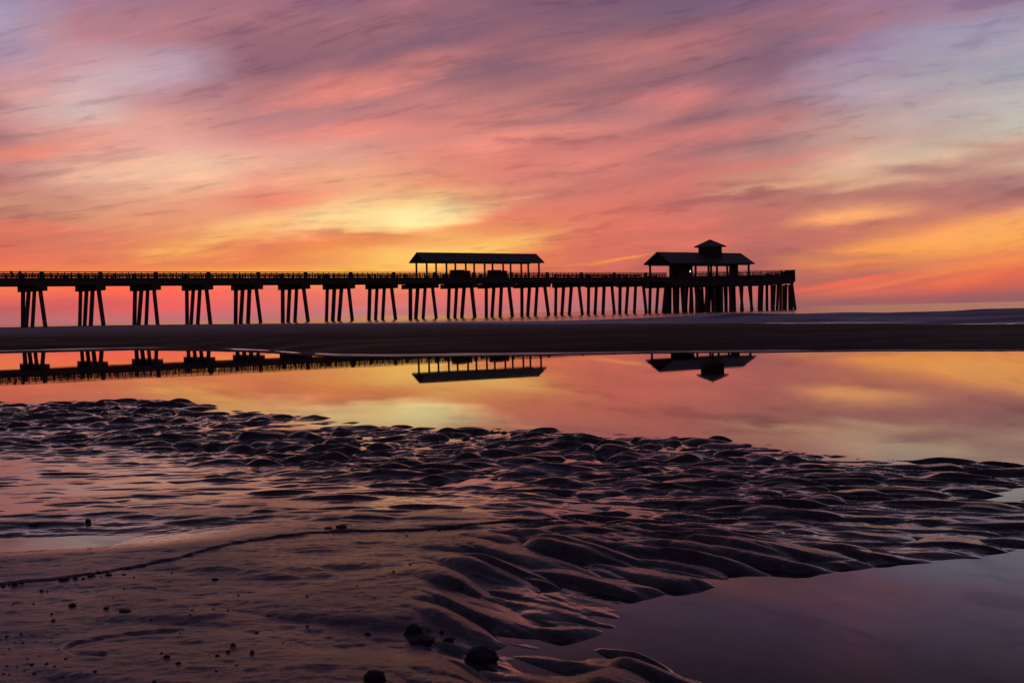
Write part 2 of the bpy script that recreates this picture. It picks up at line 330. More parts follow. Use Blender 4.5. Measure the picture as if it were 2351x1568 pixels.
def sdf(px, py, poly):
    d = np.full(px.shape, 1e9, np.float32); ins = np.zeros(px.shape, bool)
    for i in range(len(poly)):
        ax, ay = poly[i]; bx, by = poly[(i + 1) % len(poly)]
        ex, ey = bx - ax, by - ay; L2 = ex * ex + ey * ey + 1e-12
        q = np.clip(((px - ax) * ex + (py - ay) * ey) / L2, 0, 1)
        d = np.minimum(d, (px - ax - q * ex) ** 2 + (py - ay - q * ey) ** 2)
        cnd = (ay > py) != (by > py)
        if abs(by - ay) > 1e-9: ins ^= cnd & (px < (py - ay) / (by - ay) * ex + ax)
    d = np.sqrt(d); return np.where(ins, d, -d)
SD = sdf(XX.astype(np.float32), YY.astype(np.float32), poly)

ANCH = {1: [(-300,960),(-100,960),(100,945),(300,945),(500,975),(700,995),(900,1015),(1100,1025),(1300,1040),(1500,1050),(1700,1065),(1850,1080),(600,1030),(800,1050),(300,985),(1000,1070)],
        2: [(-300,1080),(-300,1180),(-100,1080),(50,1060),(250,1070),(450,1090),(650,1105),(850,1120),(100,1150),(300,1150),(500,1150),(700,1160),(900,1175),(1050,1130)],
        3: [(1250,1110),(1450,1120),(1650,1130),(1850,1140),(2050,1110),(2250,1105),(2500,1120),(1350,1190),(1550,1190),(1750,1200),(1950,1210),(2150,1200),(2350,1200),(2600,1200)],
        4: [(-200,1300),(-200,1500),(100,1270),(300,1260),(500,1230),(700,1200),(900,1230),(100,1400),(300,1400),(500,1350),(700,1300),(900,1290),(1000,1250),(100,1530),(300,1530),(500,1500),(700,1450),(700,1550),(850,1400),(850,1530),(500,1700),(900,1700)],
        5: [(1200,1290),(1350,1290),(1500,1280),(1700,1285),(1850,1275),(1130,1390),(1300,1390),(1400,1430),(1250,1470),(1150,1540),(1450,1560),(1600,1600),(1300,1600)]}
Wt = {}
for z, lst in ANCH.items():
    w = np.zeros(SX.shape, np.float32)
    for (x, y) in lst: w += np.exp(-(((SX - x) / 120.0) ** 2 + ((SY - y) / 58.0) ** 2) * 0.5).astype(np.float32)
    Wt[z] = w + 1e-9
tot = sum(Wt.values())
for z in Wt: Wt[z] = (Wt[z] / tot).astype(np.float32)
def layer(z, fn, thr=0.02):
    m = Wt[z] > thr; h = np.zeros(SX.shape, np.float32)
    h[m] = fn(XX[m], YY[m]) * ss(0.0, 0.75, Wt[z][m]); return h
n1 = fbm(XX / 0.9, YY / 0.9, 11, 4); n2 = fbm(XX / 0.25, YY / 0.25, 21, 4); n3 = fbm(XX / 0.05, YY / 0.05, 31, 3)
edge = ss(-0.02, 0.30, SD)
wide = ss(-0.05, 0.60, SD * np.clip(4.0 / YY, 0.8, 2.2))
Z = np.where(SD < 0, np.clip(SD * 0.12, -0.05, 0), 0).astype(np.float32)
amp = 0.75 + 0.9 * fbm(XX / 0.7 + 5, YY / 0.7, 15, 3)                # patches of bolder and fainter ripples
SDr = SD * np.clip(4.0 / YY, 0.8, 2.2)
inner = ss(-0.05, 0.75, SD + 0.22 * ss(1500, 1900, SX) * ss(1130, 1180, SY))
Z += Wt[1] * (-0.0078 + inner * 0.0050 + 0.009 * n1 + 0.003 * n2)
Z += Wt[2] * (-0.0030 + edge * 0.0042 + 0.006 * n1 + 0.0022 * n2)
Z += Wt[3] * (-0.0078 + inner * 0.0052 + 0.010 * n1 + 0.003 * n2)
Z += Wt[4] * (edge * 0.020 + 0.008 * n1 + 0.004 * n2)
Z += Wt[5] * (wide * 0.015 + 0.006 * n1 - 0.009)
fade = ss(-0.30, 0.0, SD)
def ridges(x, y, lx, ly, ang, h, sd):
    c, sn = math.cos(ang), math.sin(ang); u = x * c + y * sn; v = -x * sn + y * c
    v = v + 0.5 * ly * fbm(u / lx * 0.8, v / ly * 0.5, sd + 9, 2)
    return h * np.clip(1 - 3.2 * np.abs(fbm(u / lx, v / ly, sd, 3, 0.45)), 0, 1) ** 1.2
Z += 0.0045 * Wt[3] * ss(1850, 2200, SX) * ss(-0.35, 0.1, SD)
Z += fade * layer(1, lambda x, y: np.maximum(np.maximum(mounds(x, y, 0.175, 0.15, 0.05, 0.023, 101, 0.092, 0.066, 0.9, 0.8, p=1.1), mounds(x, y, 0.085, 0.08, 0.3, 0.011, 131, 0.048, 0.034, 1.0, 0.8, p=1.2)), ridges(x, y, 0.22, 0.14, 0.05, 0.012, 151))) * np.clip(amp, 0.35, 1.5)
Z += fade * layer(2, lambda x, y: np.maximum(mounds(x, y, 0.26, 0.17, -0.06, 0.008, 201, 0.12, 0.034, 0.6, 0.95), mounds(x, y, 0.13, 0.10, 0.0, 0.004, 231, 0.06, 0.020, 0.6, 0.95))) * np.clip(amp, 0.2, 1.6)
Z += fade * layer(3, lambda x, y: np.maximum(np.maximum(mounds(x, y, 0.20, 0.095, -0.46, 0.017, 301, 0.125, 0.042, 0.9, 0.8), mounds(x, y, 0.105, 0.065, -0.40, 0.008, 331, 0.062, 0.026, 0.8, 0.8)), ridges(x, y, 0.30, 0.11, -0.42, 0.010, 351))) * np.clip(amp, 0.4, 1.5)
Z += ss(-0.16, 0.03, SDr) * layer(5, lambda x, y: np.maximum(mounds(x, y, 0.28, 0.085, -0.92, 0.019, 501, 0.20, 0.042, 0.5, 0.65, 0.6), mounds(x, y, 0.13, 0.055, -0.85, 0.008, 531, 0.085, 0.025, 0.5, 0.8)))
Z += layer(4, lambda x, y: mounds(x, y, 0.34, 0.22, -0.25, 0.007, 401, 0.25, 0.13, 0.5, 0.8) + 0.0016 * fbm(x / 0.10, y / 0.030, 421, 4) + 0.0022 * fbm(x / 0.05, y / 0.04, 431, 4))
Z += 0.016 * np.exp(-((SX - 1430) / 90.0) ** 2 - ((SY - 1575) / 45.0) ** 2)
# the little scarp that crosses the front of the beach
SC = [(-900,1420),(-200,1352),(0,1341),(100,1332),(220,1317),(330,1297),(430,1277),(520,1252),(600,1238),(700,1224),(800,1221),(930,1218),(1030,1212),(1100,1203),(1230,1194),(1330,1189),(1420,1182),(1500,1178)]
lx = np.array([p[0] for p in SC], float); ly = np.array([p[1] for p in SC], float)
SYc = SY - Z / YY * FD
D = np.interp(SX, lx, ly) - SYc + 3.0 * fbm(SX / 40.0, SY / 40.0, 71, 3)      # >0 on the far side of the line
wd = YY * YY / (EYE * FD)                                                   # metres per survey unit in depth
Dm = D * wd
scarp = np.where(Dm > 0, np.exp(-Dm / 0.22) * ss(0.0, 0.005, Dm), 0) * (1 - ss(1150, 1450, SX))
Z += scarp * (0.0027 + 0.001 * n2) - 0.0075 * np.exp(-((Dm + 0.001) / 0.0055) ** 2) * (1 - ss(1150, 1450, SX))
# marks left in the smooth sand
def groove(pts, depth, wpx):
    global Z
    P = np.array(pts, float); best = np.full(SX.shape, 1e9, np.float32)
    x0, x1, y0, y1 = P[:, 0].min() - 40, P[:, 0].max() + 40, P[:, 1].min() - 40, P[:, 1].max() + 40
    m = (SX > x0) & (SX < x1) & (SYc > y0) & (SYc < y1)
    gx_, gy_ = SX[m], SYc[m]; bd = np.full(gx_.shape, 1e9)
    for (ax, ay), (bx, by) in zip(P[:-1], P[1:]):
        ex, ey = bx - ax, by - ay; q_ = np.clip(((gx_ - ax) * ex + (gy_ - ay) * ey) / (ex * ex + ey * ey), 0, 1)
        bd = np.minimum(bd, np.hypot(gx_ - ax - q_ * ex, (gy_ - ay - q_ * ey) * 1.6))
    Z[m] += (-depth * np.exp(-(bd / wpx) ** 2) + 0.4 * depth * np.exp(-((bd - 2 * wpx) / wpx) ** 2)).astype(np.float32)
groove([(420,1448),(320,1455),(235,1465),(175,1477),(152,1490),(172,1500),(240,1503)], 0.0022, 6)
# wet hollow at the left
mk = ss(1.7, 0.35, np.sqrt(((SX - 90) / 420.0) ** 2 + ((SYc - 1226 + 0.05 * (SX - 90)) / 30.0) ** 2))
Z = Z * (1 - mk) + mk * (-0.0022 + 0.004 * n2)
Z += fade * (Wt[1] + 0.8 * Wt[3] + 0.6 * Wt[5]) * 0.0022 * fbm(XX / 0.055, YY / 0.045, 161, 3)
Z += (0.0014 * Wt[4] + 0.0010 * (Wt[3] + Wt[5] + Wt[1]) + 0.0003 * Wt[2]) * n3 * (1 - mk) + 0.0006 * Wt[4] * fbm(XX / 0.014, YY / 0.014, 41, 2)
Z[:, 0] -= 0.1; Z[:, -1] -= 0.1

def m_sand():
    m, t, b = new_mat('wet_sand')
    g = t.node('ShaderNodeNewGeometry'); s = t.node('ShaderNodeSeparateXYZ'); t.l.new(g.outputs['Position'], s.inputs[0])
    pos = g.outputs['Position']
    big = t.noise(pos, 2.2, 5, 0.55); fine = t.noise(pos, 110.0, 6, 0.75); mid = t.noise(t.mapping(pos, scale=(14, 24, 20)), 1.0, 6, 0.68)
    h = t.math('ADD', s.outputs[2], t.math('MULTIPLY', t.math('SUBTRACT', big, 0.5), 0.022))
    dry = t.rng(h, 0.003, 0.030, 0, 1, 'SMOOTHSTEP')
    c = t.mix(t.rng(mid, 0.3, 0.7), (0.040, 0.023, 0.033, 1), (0.130, 0.077, 0.100, 1))
    c = t.mix(t.math('MULTIPLY', t.rng(fine, 0.42, 0.66), 0.75), c, (0.012, 0.008, 0.009, 1))
    vor = t.node('ShaderNodeTexVoronoi'); vor.inputs['Scale'].default_value = 48.0; t.l.new(pos, vor.inputs['Vector'])
    c = t.mix(t.math('MULTIPLY', t.rng(vor.outputs['Distance'], 0.30, 0.16), t.rng(t.noise(pos, 5.0, 3), 0.46, 0.60)), c, (0.010, 0.007, 0.009, 1))
    be = t.node('ShaderNodeAttribute', attribute_name='beach').outputs['Fac']
    be = t.math('MULTIPLY', be, t.rng(big, 0.3, 0.7, 0.55, 1.3))
    c = t.mix(t.math('MINIMUM', be, 1.0), c, t.mix(1.0, c, (2.2, 2.0, 2.35, 1), 'MULTIPLY'))
    t.put(b.inputs['Base Color'], c)
    r = t.math('ADD', t.rng(t.math('MULTIPLY', dry, t.rng(be, 0.0, 0.6, 0.6, 1.0)), 0, 1, 0.055, 0.35), t.math('MULTIPLY', t.math('SUBTRACT', mid, 0.5), 0.16))
    t.put(b.inputs['Roughness'], r)
    b.inputs['IOR'].default_value = 1.36
    bp = t.node('ShaderNodeBump'); bp.inputs['Distance'].default_value = 0.003
    t.put(bp.inputs['Strength'], t.rng(dry, 0, 1, 0.05, 0.65))
    t.l.new(t.math('ADD', fine, t.math('MULTIPLY', mid, 1.4)), bp.inputs['Height']); t.l.new(bp.outputs[0], b.inputs['Normal'])
    return m
M_SAND = m_sand()
sand = grid_mesh('sand', np.stack([XX, YY, Z], -1), M_SAND, {'beach': (Wt[4] + 0.35 * Wt[5]) * (1 - 0.9 * np.exp(-((SX - 780) / 300.0) ** 2 - ((SYc - 1275) / 60.0) ** 2)) * ss(1500, 400, SX + 0.0 * SY)})
tag(sand, kind='structure')
def sand_z(x, y):
    j = np.clip(np.searchsorted(rows, y), 0, NR - 1); i = np.clip(np.searchsorted(bb, x / y), 0, len(bb) - 1)
    return float(Z[j, i])

# the beach behind the tripod
gx = np.linspace(-70, 70, 120); gy = np.linspace(-60, 1.52, 90)
BX, BY = np.meshgrid(gx, gy)
bz = 0.012 + 0.05 * fbm(BX / 3, BY / 3, 91, 4) + np.clip(-BY, 0, 40) * 0.012 - 0.35 * ss(0.95, 1.45, BY)
bz -= 0.3 * ss(1.6, 6.0, np.abs(BX + 1.5)) * ss(-4, 0, BY)
beach = grid_mesh('beach', np.stack([BX, BY, bz], -1), M_SAND); tag(beach, kind='structure')

# ------------------------------------------------------------------ far sandbank, tide pool, sea
WL = [(-1500,812),(-600,809),(0,806),(150,802),(300,798.5),(450,799),(600,804),(690,811),(780,815),(900,816),(1100,813.5),(1300,811),(1500,808),(1700,806.5),(2000,804),(2351,803.5),(3000,800),(4200,795)]
wl = [ground(x, y) for x, y in WL]
wb = np.array([p[0] / p[1] for p in wl]); wy = np.array([p[1] for p in wl])
def Yw(b): return np.interp(b, wb, wy)
SHB = np.array([-1.2,-0.9,-0.6,-0.40,-0.30,-0.24,-0.19,-0.14,-0.08,0.0,0.1,0.2,0.3,0.37,0.6,1.0,1.4])
SHY = np.array([330,330,320,300,250,190,140,104,78,57,45,37.5,32.5,30.5,27,23,20.0])
def Ys(b): return np.interp(b, SHB, SHY)
bs = np.concatenate([np.linspace(-1.2, -0.45, 60, endpoint=False), np.linspace(-0.45, 0.45, 420, endpoint=False), np.linspace(0.45, 1.4, 70)])
tt = np.concatenate([np.linspace(-0.12, 0.3, 90, endpoint=False), np.linspace(0.3, 1.06, 90)]) 
qn = np.linspace(-3.0, 6.0, 110, endpoint=False)
rowsY = []
for q in qn: rowsY.append(Yw(bs) + q)
for k in np.linspace(0, 1, 90): 
    a = Yw(bs) + 6.0; e = Ys(bs) + 6.0; rowsY.append(a + (np.maximum(e, a + 1) - a) * k ** 1.6)
SYY = np.array(rowsY); SBB = np.tile(bs, (len(rowsY), 1)); SXX = SBB * SYY
q = SYY - Yw(SBB)
z = np.interp(q, [-3, -0.6, 0, 0.6, 1.5, 3.0, 6.0, 14.0, 60.0, 150.0, 400.0], [-0.16, -0.03, 0.0, 0.028, 0.072, 0.112, 0.138, 0.142, 0.08, 0.02, 0.0])
z = z + (0.02 * fbm(SXX / 5.0, SYY / 5.0, 61, 4) + 0.006 * fbm(SXX / 1.0, SYY / 0.6, 65, 3)) * ss(0.0, 3.0, q) + 0.006 * fbm(SXX / 1.6, SYY / 0.8, 66, 3) * ss(-1.0, 0.3, q)
z = z - 0.55 * ss(-9.0, 6.0, SYY - Ys(SBB)) * (q > 4)
def m_bank():
    m, t, b = new_mat('sandbank_sand')
    pos = t.node('ShaderNodeNewGeometry').outputs['Position']
    n = t.noise(t.mapping(pos, scale=(0.25, 0.9, 1)), 1.0, 5, 0.6)
    wet = t.node('ShaderNodeAttribute', attribute_name='wet').outputs['Fac']
    wet = t.math('ADD', wet, t.math('MULTIPLY', t.math('SUBTRACT', n, 0.5), 0.5), clamp=True)
    t.put(b.inputs['Base Color'], t.mix(wet, (0.34, 0.245, 0.33, 1), (0.005, 0.004, 0.008, 1)))
    t.put(b.inputs['Roughness'], t.rng(n, 0.3, 0.7, 0.55, 0.8)); b.inputs['Specular IOR Level'].default_value = 0.07
    f = t.noise(t.mapping(pos, scale=(6, 14, 6)), 1.0, 4, 0.6)
    bp = t.node('ShaderNodeBump'); bp.inputs['Distance'].default_value = 0.03; bp.inputs['Strength'].default_value = 0.5
    t.l.new(f, bp.inputs['Height']); t.l.new(bp.outputs[0], b.inputs['Normal'])
    return m
bank = grid_mesh('sandbank', np.stack([SXX, SYY, z], -1), m_bank(), {'wet': np.interp(q, [0, 5, 9, 18, 50, 120], [1.15, 1.12, 1.0, 0.66, 0.22, 0.0])}); tag(bank, kind='structure')

def m_pool():
    m, t, b = new_mat('pool_water')
    pos = t.node('ShaderNodeNewGeometry').outputs['Position']
    n = t.noise(t.mapping(pos, scale=(0.7, 2.0, 1)), 1.0, 3, 0.5)
    n2 = t.noise(t.mapping(pos, scale=(9, 22, 1)), 1.0, 2, 0.5)
    b.inputs['Base Color'].default_value = (0.006, 0.004, 0.006, 1)
    b.inputs['Roughness'].default_value = 0.012; b.inputs['IOR'].default_value = 1.21; b.inputs['Specular Tint'].default_value = (1.0, 0.77, 0.67, 1)
    bp = t.node('ShaderNodeBump'); bp.inputs['Distance'].default_value = 0.0016; bp.inputs['Strength'].default_value = 0.10
    t.l.new(t.math('ADD', n, t.math('MULTIPLY', n2, 0.06)), bp.inputs['Height']); t.l.new(bp.outputs[0], b.inputs['Normal'])
    return m
pb = np.linspace(-1.2, 1.4, 200); far = Yw(pb) + 3.2
k = np.linspace(0, 1, 60)[:, None]
PY = 0.4 + (far[None, :] - 0.4) * k; PX = pb[None, :] * np.maximum(PY, 6.0)
pool = grid_mesh('pool_water', np.stack([PX, PY, np.zeros_like(PX)], -1), m_pool()); tag(pool, kind='structure')

# sea: surf near the bank, open water out to the horizon
yr = np.concatenate([np.exp(np.linspace(math.log(14), math.log(420), 420, endpoint=False)), np.exp(np.linspace(math.log(420), math.log(45000), 60))])
sb = np.concatenate([np.linspace(-1.6, -0.45, 50, endpoint=False), np.linspace(-0.45, 0.45, 360, endpoint=False), np.linspace(0.45, 1.6, 60)])
EB, EY = np.meshgrid(sb, yr); EX = EB * EY
qq = EY - Ys(EB)
wob = 3.0 * fbm(EB * 6 + 3, EY * 0 + 1.0, 81, 3) + 1.2 * fbm(EX / 9, EY / 9, 84, 3)
def crest(q0, w, h): 
    d = (qq + wob - q0) / w
    return h * np.where(d < 0, np.exp(-(d * 1.7) ** 2), np.exp(-(d * 0.7) ** 2))
right = ss(0.02, 0.20, EB)
ez = -0.15 + 0.02 * fbm(EX / 4, EY / 2, 87, 3) * ss(300, 40, qq)
ez = ez + right * (crest(9, 2.0, 0.06) + crest(20, 3.0, 0.10) + crest(44, 6.0, 0.34) * (0.75 + 0.6 * fbm(EB * 14, EY * 0, 88, 2)))
ez = ez + (1 - right) * (crest(8, 3.0, 0.04) + crest(25, 4.0, 0.05))
surf = ss(62, 40, qq + wob) * right + (1 - right) * ss(60, 25, qq + wob)
def m_sea():
    m, t, b = new_mat('sea_water')
    pos = t.node('ShaderNodeNewGeometry').outputs['Position']
    at = t.node('ShaderNodeAttribute', attribute_name='surf').outputs['Fac']
    n = t.noise(t.mapping(pos, scale=(0.06, 0.30, 1)), 1.0, 5, 0.6, 0.6)
    wash = t.node('ShaderNodeAttribute', attribute_name='wash').outputs['Fac']
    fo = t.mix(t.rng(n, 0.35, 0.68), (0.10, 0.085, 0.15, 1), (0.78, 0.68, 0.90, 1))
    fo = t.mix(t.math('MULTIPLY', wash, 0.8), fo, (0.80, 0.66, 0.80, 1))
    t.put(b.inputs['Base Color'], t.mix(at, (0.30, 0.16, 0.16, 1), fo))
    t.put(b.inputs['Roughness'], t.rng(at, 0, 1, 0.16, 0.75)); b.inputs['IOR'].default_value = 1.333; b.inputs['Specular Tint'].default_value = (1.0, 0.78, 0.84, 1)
    t.put(b.inputs['Specular IOR Level'], t.rng(at, 0, 1, 0.5, 0.12))
    w = t.noise(t.mapping(pos, scale=(0.25, 0.7, 1)), 1.0, 4, 0.55)
    bp = t.node('ShaderNodeBump'); bp.inputs['Distance'].default_value = 0.12; bp.inputs['Strength'].default_value = 0.07
    t.l.new(w, bp.inputs['Height']); t.l.new(bp.outputs[0], b.inputs['Normal'])
    return m
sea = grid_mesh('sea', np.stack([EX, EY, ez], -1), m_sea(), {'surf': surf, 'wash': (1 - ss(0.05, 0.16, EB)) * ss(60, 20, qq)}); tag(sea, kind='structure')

# foam left along the water's edges
def m_foam():
    m, t, b = new_mat('foam')
    pos = t.node('ShaderNodeNewGeometry').outputs['Position']
    n = t.noise(t.mapping(pos, scale=(0.5, 2, 2)), 1.0, 4, 0.6)
    t.put(b.inputs['Base Color'], t.mix(t.rng(n, 0.35, 0.65), (0.55, 0.56, 0.62, 1), (0.92, 0.94, 0.97, 1)))
    b.inputs['Roughness'].default_value = 0.14; b.inputs['Specular IOR Level'].default_value = 0.8; b.inputs['Specular Tint'].default_value = (0.78, 0.95, 1.0, 1)
    return m
M_FOAM = m_foam()
def foam(pts, hgt, wid, seed):
    """low bead of foam laid along a world polyline (x, y, z)"""
    P = np.array(pts, float); L = np.concatenate([[0], np.cumsum(np.linalg.norm(np.diff(P[:, :2], axis=0), axis=1))])
    n = 500; s = np.linspace(0, L[-1], n); x, y, z0 = [np.interp(s, L, P[:, i]) for i in range(3)]
    v = 0.35 + 1.3 * np.clip(fbm(s / (L[-1] / 40.0), s * 0 + seed, 300 + seed, 4) + 0.35, 0, 1)
    v = v * np.clip(np.minimum(s, L[-1] - s) / (0.25 * L[-1]), 0.02, 1)
    prof = [(-0.5, 0.0), (-0.3, 0.7), (0.0, 1.0), (0.3, 0.7), (0.5, 0.0)]
    G = np.zeros((5, n, 3))
    for k, (a, hh) in enumerate(prof):
        G[k, :, 0] = x; G[k, :, 1] = y + a * wid * v; G[k, :, 2] = z0 - 0.01 + (0.01 + hgt * v) * hh
    o = grid_mesh('foam', G, M_FOAM); tag(o, kind='stuff'); return o
b1 = np.linspace(-0.62, 0.62, 260)
foam([(b * Yw(b), Yw(b) + 0.05, 0.001) for b in b1], 0.007, 0.20, 1)
b2 = np.linspace(-0.13, 0.62, 240)
def shore_y(b):     # where the bank dips under the sea
    return Ys(b) - 3.2
foam([(b * shore_y(b), shore_y(b), 0.02) for b in b2], 0.014, 1.0, 2)
b3 = np.linspace(0.14, 0.30, 120)
foam([(b * (Ys(b) + 12), Ys(b) + 12 + math.sin(b * 40) * 0.6, -0.10) for b in b3], 0.02, 1.2, 3)
b4 = np.linspace(0.30, 0.6, 120)
foam([(b * (Ys(b) + 7), Ys(b) + 7 + math.sin(b * 30) * 0.4, -0.10) for b in b4], 0.02, 1.2, 4)

# ------------------------------------------------------------------ the pier
PH = math.radians(50.20329)
P0 = Vector((-71.6197, 200.8085, 0.0)); S = 8.6323; WID = 7.8768
dv = Vector((math.sin(PH), math.cos(PH), 0)); nv = Vector((math.cos(PH), -math.sin(PH), 0))
def T(t_, w, z): return (dv.x * t_ + nv.x * w, dv.y * t_ + nv.y * w, z)          # relative to P0
def Tw(t_, w, z): p = T(t_, w, z); return (p[0] + P0.x, p[1] + P0.y, z)
M_CONC = simple_mat('pier_concrete', (0.045, 0.032, 0.034), (0.10, 0.072, 0.072), 0.8, 1.3, 0.3)
M_PILE = simple_mat('weathered_pile', (0.085, 0.040, 0.040), (0.17, 0.085, 0.08), 0.85, 1.5, 0.3, (1, 1, 0.5))
M_WOOD = simple_mat('pier_timber', (0.03, 0.02, 0.02), (0.075, 0.05, 0.045), 0.75, 2.0, 0.3, (1, 1, 3))
M_ROOF = simple_mat('roof_metal', (0.045, 0.034, 0.036), (0.085, 0.064, 0.066), 0.45, 0.8, 0.1)
M_DARK = simple_mat('dark_timber', (0.015, 0.010, 0.012), (0.035, 0.024, 0.024), 0.7, 2.0, 0.2)
pier = empty('fishing_pier', P0, 'long dark fishing pier on slanting piles running out over the sea', 'pier')
CAP_B, SLAB_B, DECK, RAIL = 5.17, 5.96, 6.94, 7.90
N0, N1 = -2, 15
T_START, T_END = N0 * S - 3.0, 131.2
WID_FAR = {n: (-1.4 if 8 <= n <= 11 else 0.0) for n in range(N0, N1 + 1)}
mb = MB(); mb.box(T_START, T_END, 0.05, WID - 0.05, 6.72, DECK, T); mb.build('deck', M_WOOD, pier)
mb = MB()
for w in (0.12, 2.5, 5.0, WID - 0.47): mb.box(T_START, T_END, w, w + 0.35, SLAB_B, 6.717, T)
mb.build('girders', M_CONC, pier)
mb = MB(); mb.box(8 * S - 1.0, 11 * S + 2.6, -1.45, 0.045, SLAB_B + 0.1, DECK - 0.003, T); mb.build('deck_extension', M_WOOD, pier)
pr = random.Random(3)
for n in range(N0, N1 + 1):
    t0 = n * S
    mb = MB(); mb.box(t0, t0 + 1.4, WID_FAR[n], WID, CAP_B, SLAB_B - 0.003, T)
    cap = mb.build('pile_cap', M_CONC, pier)
    for w, off in ((0.35, -0.20), (2.55, -0.66), (4.75, -0.60), (6.95, 0.50)):
        off += pr.uniform(-0.18, 0.18); dw = 0.25 if w > 6 else (-0.15 if w < 1 else 0.0); a = 0.225 * pr.uniform(0.92, 1.08)
        c0 = (t0 + 0.7, w); c1 = (t0 + 0.7 + off, w + dw)
        b = [T(c1[0] + sx * a, c1[1] + sy * a, -0.9) for sx, sy in ((-1, -1), (1, -1), (1, 1), (-1, 1))]
        tp = [T(c0[0] + sx * a, c0[1] + sy * a, CAP_B - 0.002) for sx, sy in ((-1, -1), (1, -1), (1, 1), (-1, 1))]
        mb = MB().hexa(b, tp); mb.build('pile', M_PILE, cap)
def rail_panel(A, B, name='railing_panel', nsub=8, solid=False, mat=None, drop=0.0):
    """railing between two plan points given relative to P0"""
    A = Vector((A[0], A[1], 0)); B = Vector((B[0], B[1], 0)); L = (B - A).length; u = (B - A) / L; s = Vector((-u.y, u.x, 0))
    def tr(x, y, z): p = A + u * x + s * y; return (p.x, p.y, z)
    mb = MB()
    mb.box(0, L, -0.12, 0.12, 7.78, RAIL, tr)
    mb.box(0, L, -0.035, 0.035, 7.44, 7.66, tr)
    mb.box(0, L, -0.035, 0.035, 7.10, 7.22, tr)
    mb.box(0, L, -0.04, 0.04, DECK + 0.001, 6.99, tr)
    for k in range(1, nsub):
        x = L * k / nsub; mb.box(x - 0.06, x + 0.06, -0.075, -0.037, DECK + 0.001, 7.778, tr)
    m = max(2, int(L / 0.22))
    for k in range(m):
        x = L * (k + 0.5) / m + pr.uniform(-0.05, 0.05)
        if pr.random() < 0.8: mb.box(x - 0.055, x + 0.055, 0.037, 0.065, 6.992, 7.62, tr)
    if solid: mb.box(0.02, L - 0.02, 0.07, 0.10, DECK + 0.002, 7.777, tr)
    return mb.build(name, mat or M_WOOD, pier)
def rail_post(c, wx=0.55, wy=0.30, top=7.92):
    mb = MB(); p = Vector((c[0], c[1], 0))
    def tr(x, y, z): q = p + dv * x + nv * y; return (q.x, q.y, z)
    mb.box(-wx / 2, wx / 2, -wy / 2, wy / 2, DECK + 0.001, top, tr); return mb.build('railing_post', M_WOOD, pier)
R_END = 127.5
for n in range(N0, N1):
    ta = n * S + 0.7
    for far in (True, False):
        w = (WID_FAR[n] + 0.2) if far else WID - 0.2
        rail_post(T(ta, w, 0))
        tb = ta + S if n < N1 - 1 else R_END
        w2 = w
        if far and n in (7, 11): w2 = w
        a_, b_ = ta + 0.277, tb - (0.277 if n < N1 - 1 else 0)
        rail_panel(T(a_, w, 0), T(b_, w2, 0))

# ---- pier head: a square platform set corner-on to the walk
A = Vector((30.72, 277.5, 0)) - P0; B = Vector((57.39, 278.9, 0)) - P0
eu = (B - A).normalized(); ew = Vector((-eu.y, eu.x, 0)); SIDE = (B - A).length
def H(x, y, z): p = A + eu * x + ew * y; return (p.x, p.y, z)
mb = MB(); mb.box(0, SIDE, 0, SIDE, SLAB_B + 0.3, DECK - 0.002, H); mb.build('head_deck', M_WOOD, pier)
HEAD_B = 5.15
hrows = [0.6, 7.0, 13.4, 19.8, 26.0]
head_piles = [(722,692,0),(748,722,2),(775,772,1),(832,822,0),(856,850,3),(905,918,1),(935,928,0),(962,944,2),(1003,992,0),(1050,1078,0),(1090,1106,1),(1122,1122,3),(1180,1158,0),(1215,1200,2),(1236,1240,1),(1262,1258,0),(1292,1292,1),(1316,1320,3),(1340,1342,0),(1384,1384,1),(1436,1436,0),(1468,1474,2),(1542,1572,0),(1566,1556,2),(1640,1676,0),(1660,1668,1),(1757,1750,0),(1786,1778,2),(1838,1838,1),(1892,1896,0),(1925,1908,2),(1962,1950,1),(1990,1988,0),(2022,2022,3),(2050,2042,1),(2086,2088,2),(2108,2112,1),(2112,2150,0)]
beams = []
for i, y in enumerate(hrows):
    mb = MB(); mb.box(0.15, SIDE - (0.5 if i else 0.25), y - 0.55, y + 0.55, HEAD_B + (0.0 if i == 0 else 0.02 * i), SLAB_B + 0.297, H)
    beams.append(mb.build('pile_cap', M_CONC, pier))
def src(x4, y4): return (2250 + x4 * 0.34057) / 3840 * DW, (860 + y4 * 0.34057) / 3840 * DW
for (xt, xb, r) in head_piles:
    pts = []
    Yp = (A + ew * hrows[r]).y + P0.y + 0.6
    for (xx, yy, zz) in ((xt, 630, HEAD_B), (xb, 890, -0.2)):
        bx, bz = bearing(*src(xx, yy)); pts.append(Vector((bx * Yp - P0.x, Yp - P0.y, zz)))
    top, bot = pts; dr = (bot - top) / (top.z - bot.z); bot = top + dr * (HEAD_B + 0.9); bot.z = -0.9; top.z = HEAD_B - 0.002
    a = 0.25
    q4 = ((-1, -1), (1, -1), (1, 1), (-1, 1))
    MB().hexa([(bot.x + sx * a, bot.y + sy * a, bot.z) for sx, sy in q4], [(top.x + sx * a, top.y + sy * a, top.z) for sx, sy in q4]).build('pile', M_PILE, beams[r])
inner = MB()
